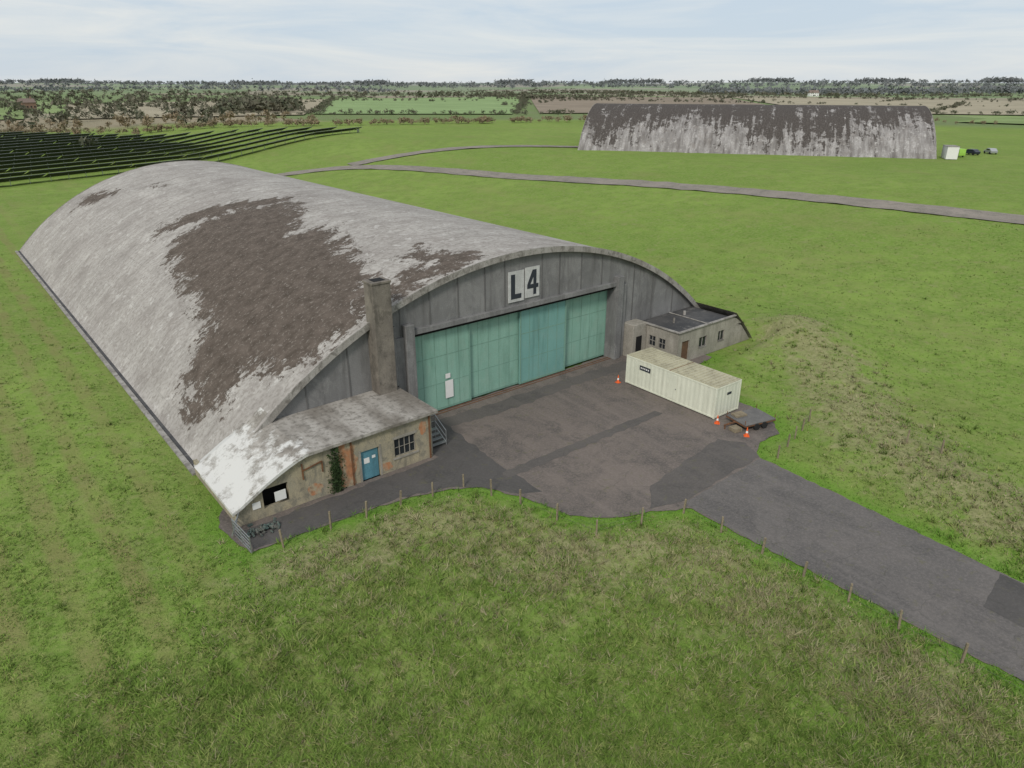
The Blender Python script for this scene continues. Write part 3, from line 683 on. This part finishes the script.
# ------------------------------------------------------------ fences
def fence(name,pts,step=2.6,hh=1.1,wires=(.35,.65,1.0),mat=M_post,w=.10):
    P=empty(name); b=B(); wr=B(); prev=None
    for (a,b_),(c,d) in zip(pts[:-1],pts[1:]):
        ln=math.hypot(c-a,d-b_); k=max(1,round(ln/step))
        for i in range(k+(1 if (c,d)==pts[-1] else 0)):
            t=i/k; x,y=a+(c-a)*t,b_+(d-b_)*t; z=float(ground_z(x,y)); hx=hh*random.uniform(.92,1.12)
            tx,ty=random.gauss(0,.05),random.gauss(0,.05)
            b.bar((x,y,z-.2),(x+tx,y+ty,z+hx),w)
            if prev:
                for q in wires: wr.bar((prev[0],prev[1],prev[2]+q),(x,y,z+q),.008)
            prev=(x,y,z)
    b.o('posts',mat,P); wr.o('wires',M_wire,P)
fence('wire_fence',[(-25.2,-10.2),(-22.3,-10.1),(-17.8,-10.4),(-13.4,-10.9),(-11.7,-14.8),(-10.3,-20.2),(-4.3,-21.6),(-4.0,-27),(-3.9,-34.6),(-3.6,-43),(-3.2,-60)])
fence('wire_fence',[(6.4,-21),(8.5,-20.4),(13,-19.3)],1.6,1.1,(.3,.6,.95),M_post,.09)
fence('wire_fence',[(14.8,-25.8),(15.2,-28)],2.2,1.0)
def gate(name,x,y,rz,ln=2.6,tilt=0):
    P=empty(name,(x,y,.05),rz); b=B()
    for z in(.15,.4,.65,.9,1.15): b.bar((0,0,z),(ln,0,z),.04)
    for t in(0,.5,1): b.bar((ln*t,0,.1),(ln*t,0,1.2),.05)
    b.bar((0,.03,.15),(ln,.03,1.15),.03); b.o('rails',M_galv,P); P.rotation_euler=(tilt,0,rz)
gate('metal_gate',-26.9,-9.9,math.radians(95),2.4); gate('metal_gate',-27.3,-7.6,math.radians(60),1.4,.3)
P=empty('steel_steps',toW(-12.75,-3.4)+(.03,),ROT); b=B()
for i in range(4): b.box(.2,1.4,-1.4+i*.35,-1.1+i*.35,.2+i*.22,.25+i*.22)
for x in(.2,1.4):
    b.bar((x,-1.4,.0),(x,-1.4,1.15),.05); b.bar((x,0,0),(x,0,1.9),.05); b.bar((x,-1.4,1.15),(x,0,1.9),.05); b.bar((x,-1.4,.65),(x,0,1.4),.04); b.bar((x,-1.4,.2),(x,0,.95),.06)
b.bar((.2,0,1.9),(1.4,0,1.9),.05); b.bar((.2,0,1.4),(1.4,0,1.4),.04); b.o('frame',M_galv,P)
b=B()
for i in range(60):
    r=abs(random.gauss(0,.6)); a=random.uniform(0,6.28); s_=random.uniform(.04,.14)
    mt=Matrix.Translation((-25.6+r*math.cos(a)*1.3,-8.0+r*math.sin(a)*.8,.05+max(0,.2-r*.2)))@Matrix.Rotation(random.uniform(0,3),4,Vector((random.random(),random.random(),1)))
    b.box(-s_,s_,-s_*.7,s_*.7,-s_*.4,s_*.4,mt)
b.o('rubble_heap',weathered('rubble',(.14,.13,.11),(.06,.12,.11),(.04,.04,.035),1.5,.3),None)
def car(name,x,y,rz,mat,van=False):
    P=empty(name,(x,y,float(ground_z(x,y))+.05),rz)
    if van: pr=[(-2.4,.35),(2.4,.35),(2.45,.95),(2.2,1.15),(1.5,1.9),(1.2,2.0),(-2.35,2.0),(-2.45,1)]
    else: pr=[(-2.1,.3),(2.1,.3),(2.2,.75),(1.2,.95),(.6,1.42),(-1.1,1.45),(-1.8,1.0),(-2.2,.9)]
    B().poly([(a,-.85,c) for a,c in pr],(0,1.7,0)).o('body',mat,P,.08)
    g=B(); z0,z1=(1.2,1.75) if van else (.98,1.33); xa,xb=(.6,1.5) if van else (-1.1,.6)
    g.box(xa,xb,-.87,-.852,z0,z1).box(xa,xb,.852,.87,z0,z1); g.o('windows',M_glass,P)
    w_=B()
    for xx_ in(-1.4,1.4):
        for yy_ in(-.88,.7):
            q=B().cyl((0,0,0),.33,.33,.18,16); mt=Matrix.Translation((xx_,yy_+.18,.33))@Matrix.Rotation(math.pi/2,4,'X'); k=len(w_.v)
            w_.v+=[tuple(mt@Vector(v)) for v in q.v]; w_.f+=[tuple(k+i for i in f) for f in q.f]
    w_.o('wheels',M_tyre,P)
M_lime=plain('lime_paint',(.30,.52,.08),.5); M_car=plain('dark_car_paint',(.03,.035,.05),.3)
car('parked_van',174.5,40.0,.9,M_lime,True); car('parked_car',183,40,1.2,M_car); car('parked_car',190,38,.8,plain('silver_car_paint',(.4,.41,.42),.3,.3))
P=empty('portable_cabin',(166.8,38.6,6.8),math.radians(36)); B().box(-2.6,2.6,-1.3,1.3,.1,3.1).o('body',M_white,P,.05); B().box(-2.7,2.7,-1.4,1.4,3.1,3.2).o('roof',M_conc2,P); B().box(-1,1,-1.33,-1.31,1.2,2.0).o('window',M_glass,P)
pts=rng.normal(size=(1100,3))*np.array([.2,.08,.8]); V=[]
for p in pts:
    c=np.array([-20.45+p[0],AY-.06-abs(p[1]),max(.05,min(3.1,1.3+p[2]))]); V.append(c+rng.normal(size=(3,3))*.07)
o=trimesh('ivy',np.concatenate(V),T_iv); o.rotation_euler=(0,0,ROT)
# ------------------------------------------------------------ grass: turf blades + long tussocks
def gmesh(gx,gy,hh,NB,spreadr,wbase,lean):
    N=len(gx); gz=ground_z(gx,gy)
    az=rng.uniform(0,6.283,(N,NB)); ln=rng.uniform(.6,1.6,(N,NB))*lean*hh[:,None]; w=wbase*(.8+rng.random((N,NB)))*(1+np.hypot(gx-CX,gy-CY)[:,None]/60)
    ox,oy=rng.normal(size=(N,NB))*spreadr,rng.normal(size=(N,NB))*spreadr
    bx_=gx[:,None]+ox; by_=gy[:,None]+oy
    V=np.zeros((N,NB,3,3)); px_,py_=-np.sin(az)*w,np.cos(az)*w
    V[:,:,1,0]=bx_-px_;V[:,:,1,1]=by_-py_;V[:,:,0,0]=bx_+px_;V[:,:,0,1]=by_+py_;V[:,:,0,2]=V[:,:,1,2]=gz[:,None]-.02
    V[:,:,2,0]=bx_+np.cos(az)*ln;V[:,:,2,1]=by_+np.sin(az)*ln;V[:,:,2,2]=gz[:,None]+hh[:,None]*rng.uniform(.5,1,(N,NB))
    return V.reshape(-1,3)
HP=[toW(-27.2,-6.1),toW(26.6,-5.6),toW(27.2,L),toW(-27.2,L)]
def scatter(NT,far):
    Yc=1/rng.uniform(1/far,1/15,NT); Xc=rng.uniform(-1.05,1.05,NT)*(Yc*.95+14)
    gx=CX+Xc*rx+Yc*fx; gy=CY+Xc*ry+Yc*fy
    keep=(sdpoly(gx,gy,APRON)>-.08)&(sdpoly(gx,gy,HP)>.05); return gx[keep],gy[keep]
gx,gy=scatter(200000,110)
rg=rough_f(gx,gy); st=straw_f(gx,gy); lum=lumps(gx*1.7+20,gy*1.7)
hh=(.09+.08*rg)*(1+.9*st)*(1+np.clip(lum,-.5,1)*.9)*rng.uniform(.5,1.5,len(gx))
V1=gmesh(gx,gy,hh,3,.06,.013,1.0)
tx,ty=scatter(60000,90)
ts=straw_f(tx,ty); tl=lumps(tx*2.3-7,ty*2.3+3)+lumps(tx*.6,ty*.6)*.8
k=(rng.random(len(tx))<np.clip(ts*1.5+.22*rough_f(tx,ty)+.03,0,1)*np.clip(.35+tl*1.3,.04,1)); tx,ty=tx[k],ty[k]
th=rng.uniform(.16,.42,len(tx))
V2=gmesh(tx,ty,th,14,.10,.011,.9)
go=trimesh('grass',np.concatenate([V1,V2]),None); me=go.data; nt=len(me.polygons)
def gcol(x,y,tus):
    """per-tuft leaf colour: fresh / dark / yellowed / dead, patchy over the field"""
    n_=len(x); L1=np.clip(lumps(x*.35+5,y*.35)*.9+.5,0,1)[:,None]; L2=np.clip(lumps(x*1.3+50,y*1.3-9)*.9+.5,0,1)[:,None]; s_=straw_f(x,y); v_=verge_f(x,y)
    c=np.array([.145,.235,.040])*(1-L1)+np.array([.205,.300,.062])*L1
    c=c*(1-.45*L2)+np.array([.12,.19,.034])*.45*L2
    r=rng.random(n_); 
    dk=(r<.22)[:,None]; c=np.where(dk,c*.62,c)
    pale=(r>.80-.10*tus)[:,None]; c=np.where(pale,c*.35+np.array([.30,.31,.11])*.65,c)
    st_=(rng.random(n_)<np.clip(s_*(1.0+lumps(x,y)*.8)*(.75 if not tus else .65),0,.9))[:,None]
    q=rng.random(n_)[:,None]; c=np.where(st_,np.array([.37,.335,.19])*q+np.array([.22,.20,.095])*(1-q),c)
    vv=(rng.random(n_)<v_*.8)[:,None]; c=np.where(vv,np.array([.12,.245,.03]),c)
    return c*rng.uniform(.85,1.15,(n_,1))
cc=np.concatenate([np.repeat(gcol(gx,gy,0),9,0),np.repeat(gcol(tx,ty,1),42,0)]); cc=np.concatenate([cc,np.ones((len(cc),1))],1)
a=me.attributes.new('leaf','FLOAT_COLOR','POINT'); a.data.foreach_set('color',cc.ravel().astype(np.float32))
def upn(N,s_):
    nr=rng.normal(size=(N,3))*s_; nr[:,2]=1; return nr/np.linalg.norm(nr,axis=1)[:,None]
me.polygons.foreach_set('use_smooth',[True]*nt)
me.normals_split_custom_set_from_vertices(np.concatenate([np.repeat(upn(len(gx),.35),9,0),np.repeat(upn(len(tx)*14,.45),3,0)]).tolist())
m=M('grass_blades',.9,.1); me.materials.append(m.col(m.attr('leaf','Color')))
# ------------------------------------------------------------ light, sky, camera
sd=Vector((-.62,-.42,.62)).normalized()
l=bpy.data.lights.new('sun','SUN'); l.energy=2.2; l.angle=math.radians(11); l.color=(1,.955,.89)
lo=bpy.data.objects.new('sun',l); lo.rotation_euler=sd.to_track_quat('Z','Y').to_euler(); col.objects.link(lo)
w=bpy.data.worlds.new('World'); scene.world=w; w.use_nodes=True; t=w.node_tree; t.nodes.clear()
out=t.nodes.new('ShaderNodeOutputWorld'); bg=t.nodes.new('ShaderNodeBackground'); bg.inputs[1].default_value=.1; t.links.new(bg.outputs[0],out.inputs[0])
sky=t.nodes.new('ShaderNodeTexSky'); sky.sky_type='NISHITA'; sky.sun_disc=False; sky.sun_elevation=math.asin(sd.z); sky.sun_rotation=math.atan2(sd.x,sd.y)
tc=t.nodes.new('ShaderNodeTexCoord'); mp=t.nodes.new('ShaderNodeMapping'); mp.inputs['Scale'].default_value=(1,1,9); t.links.new(tc.outputs['Generated'],mp.inputs[0])
nz=t.nodes.new('ShaderNodeTexNoise'); nz.inputs['Scale'].default_value=2.6; nz.inputs['Detail'].default_value=6; nz.inputs['Roughness'].default_value=.6; nz.inputs['Distortion'].default_value=.7; t.links.new(mp.outputs[0],nz.inputs['Vector'])
cr=t.nodes.new('ShaderNodeValToRGB'); e=cr.color_ramp.elements; e[0].position=.34; e[0].color=(5.8,6.75,7.75,1); e[1].position=.64; e[1].color=(7.9,8.1,8.1,1); t.links.new(nz.outputs[0],cr.inputs[0])
mx=t.nodes.new('ShaderNodeMix'); mx.data_type='RGBA'; mx.inputs[0].default_value=.88; t.links.new(sky.outputs[0],mx.inputs[6]); t.links.new(cr.outputs[0],mx.inputs[7]); t.links.new(mx.outputs[2],bg.inputs[0])
cam=bpy.data.cameras.new('camera'); co=bpy.data.objects.new('camera',cam); col.objects.link(co)
co.location=(CX,CY,H); co.rotation_euler=(math.pi/2-PITCH,0,-HEAD); cam.sensor_width=36; cam.lens=F/1024*36; cam.clip_end=30000
scene.camera=co
scene.view_settings.view_transform='Standard'; scene.view_settings.look='None'; scene.view_settings.exposure=0
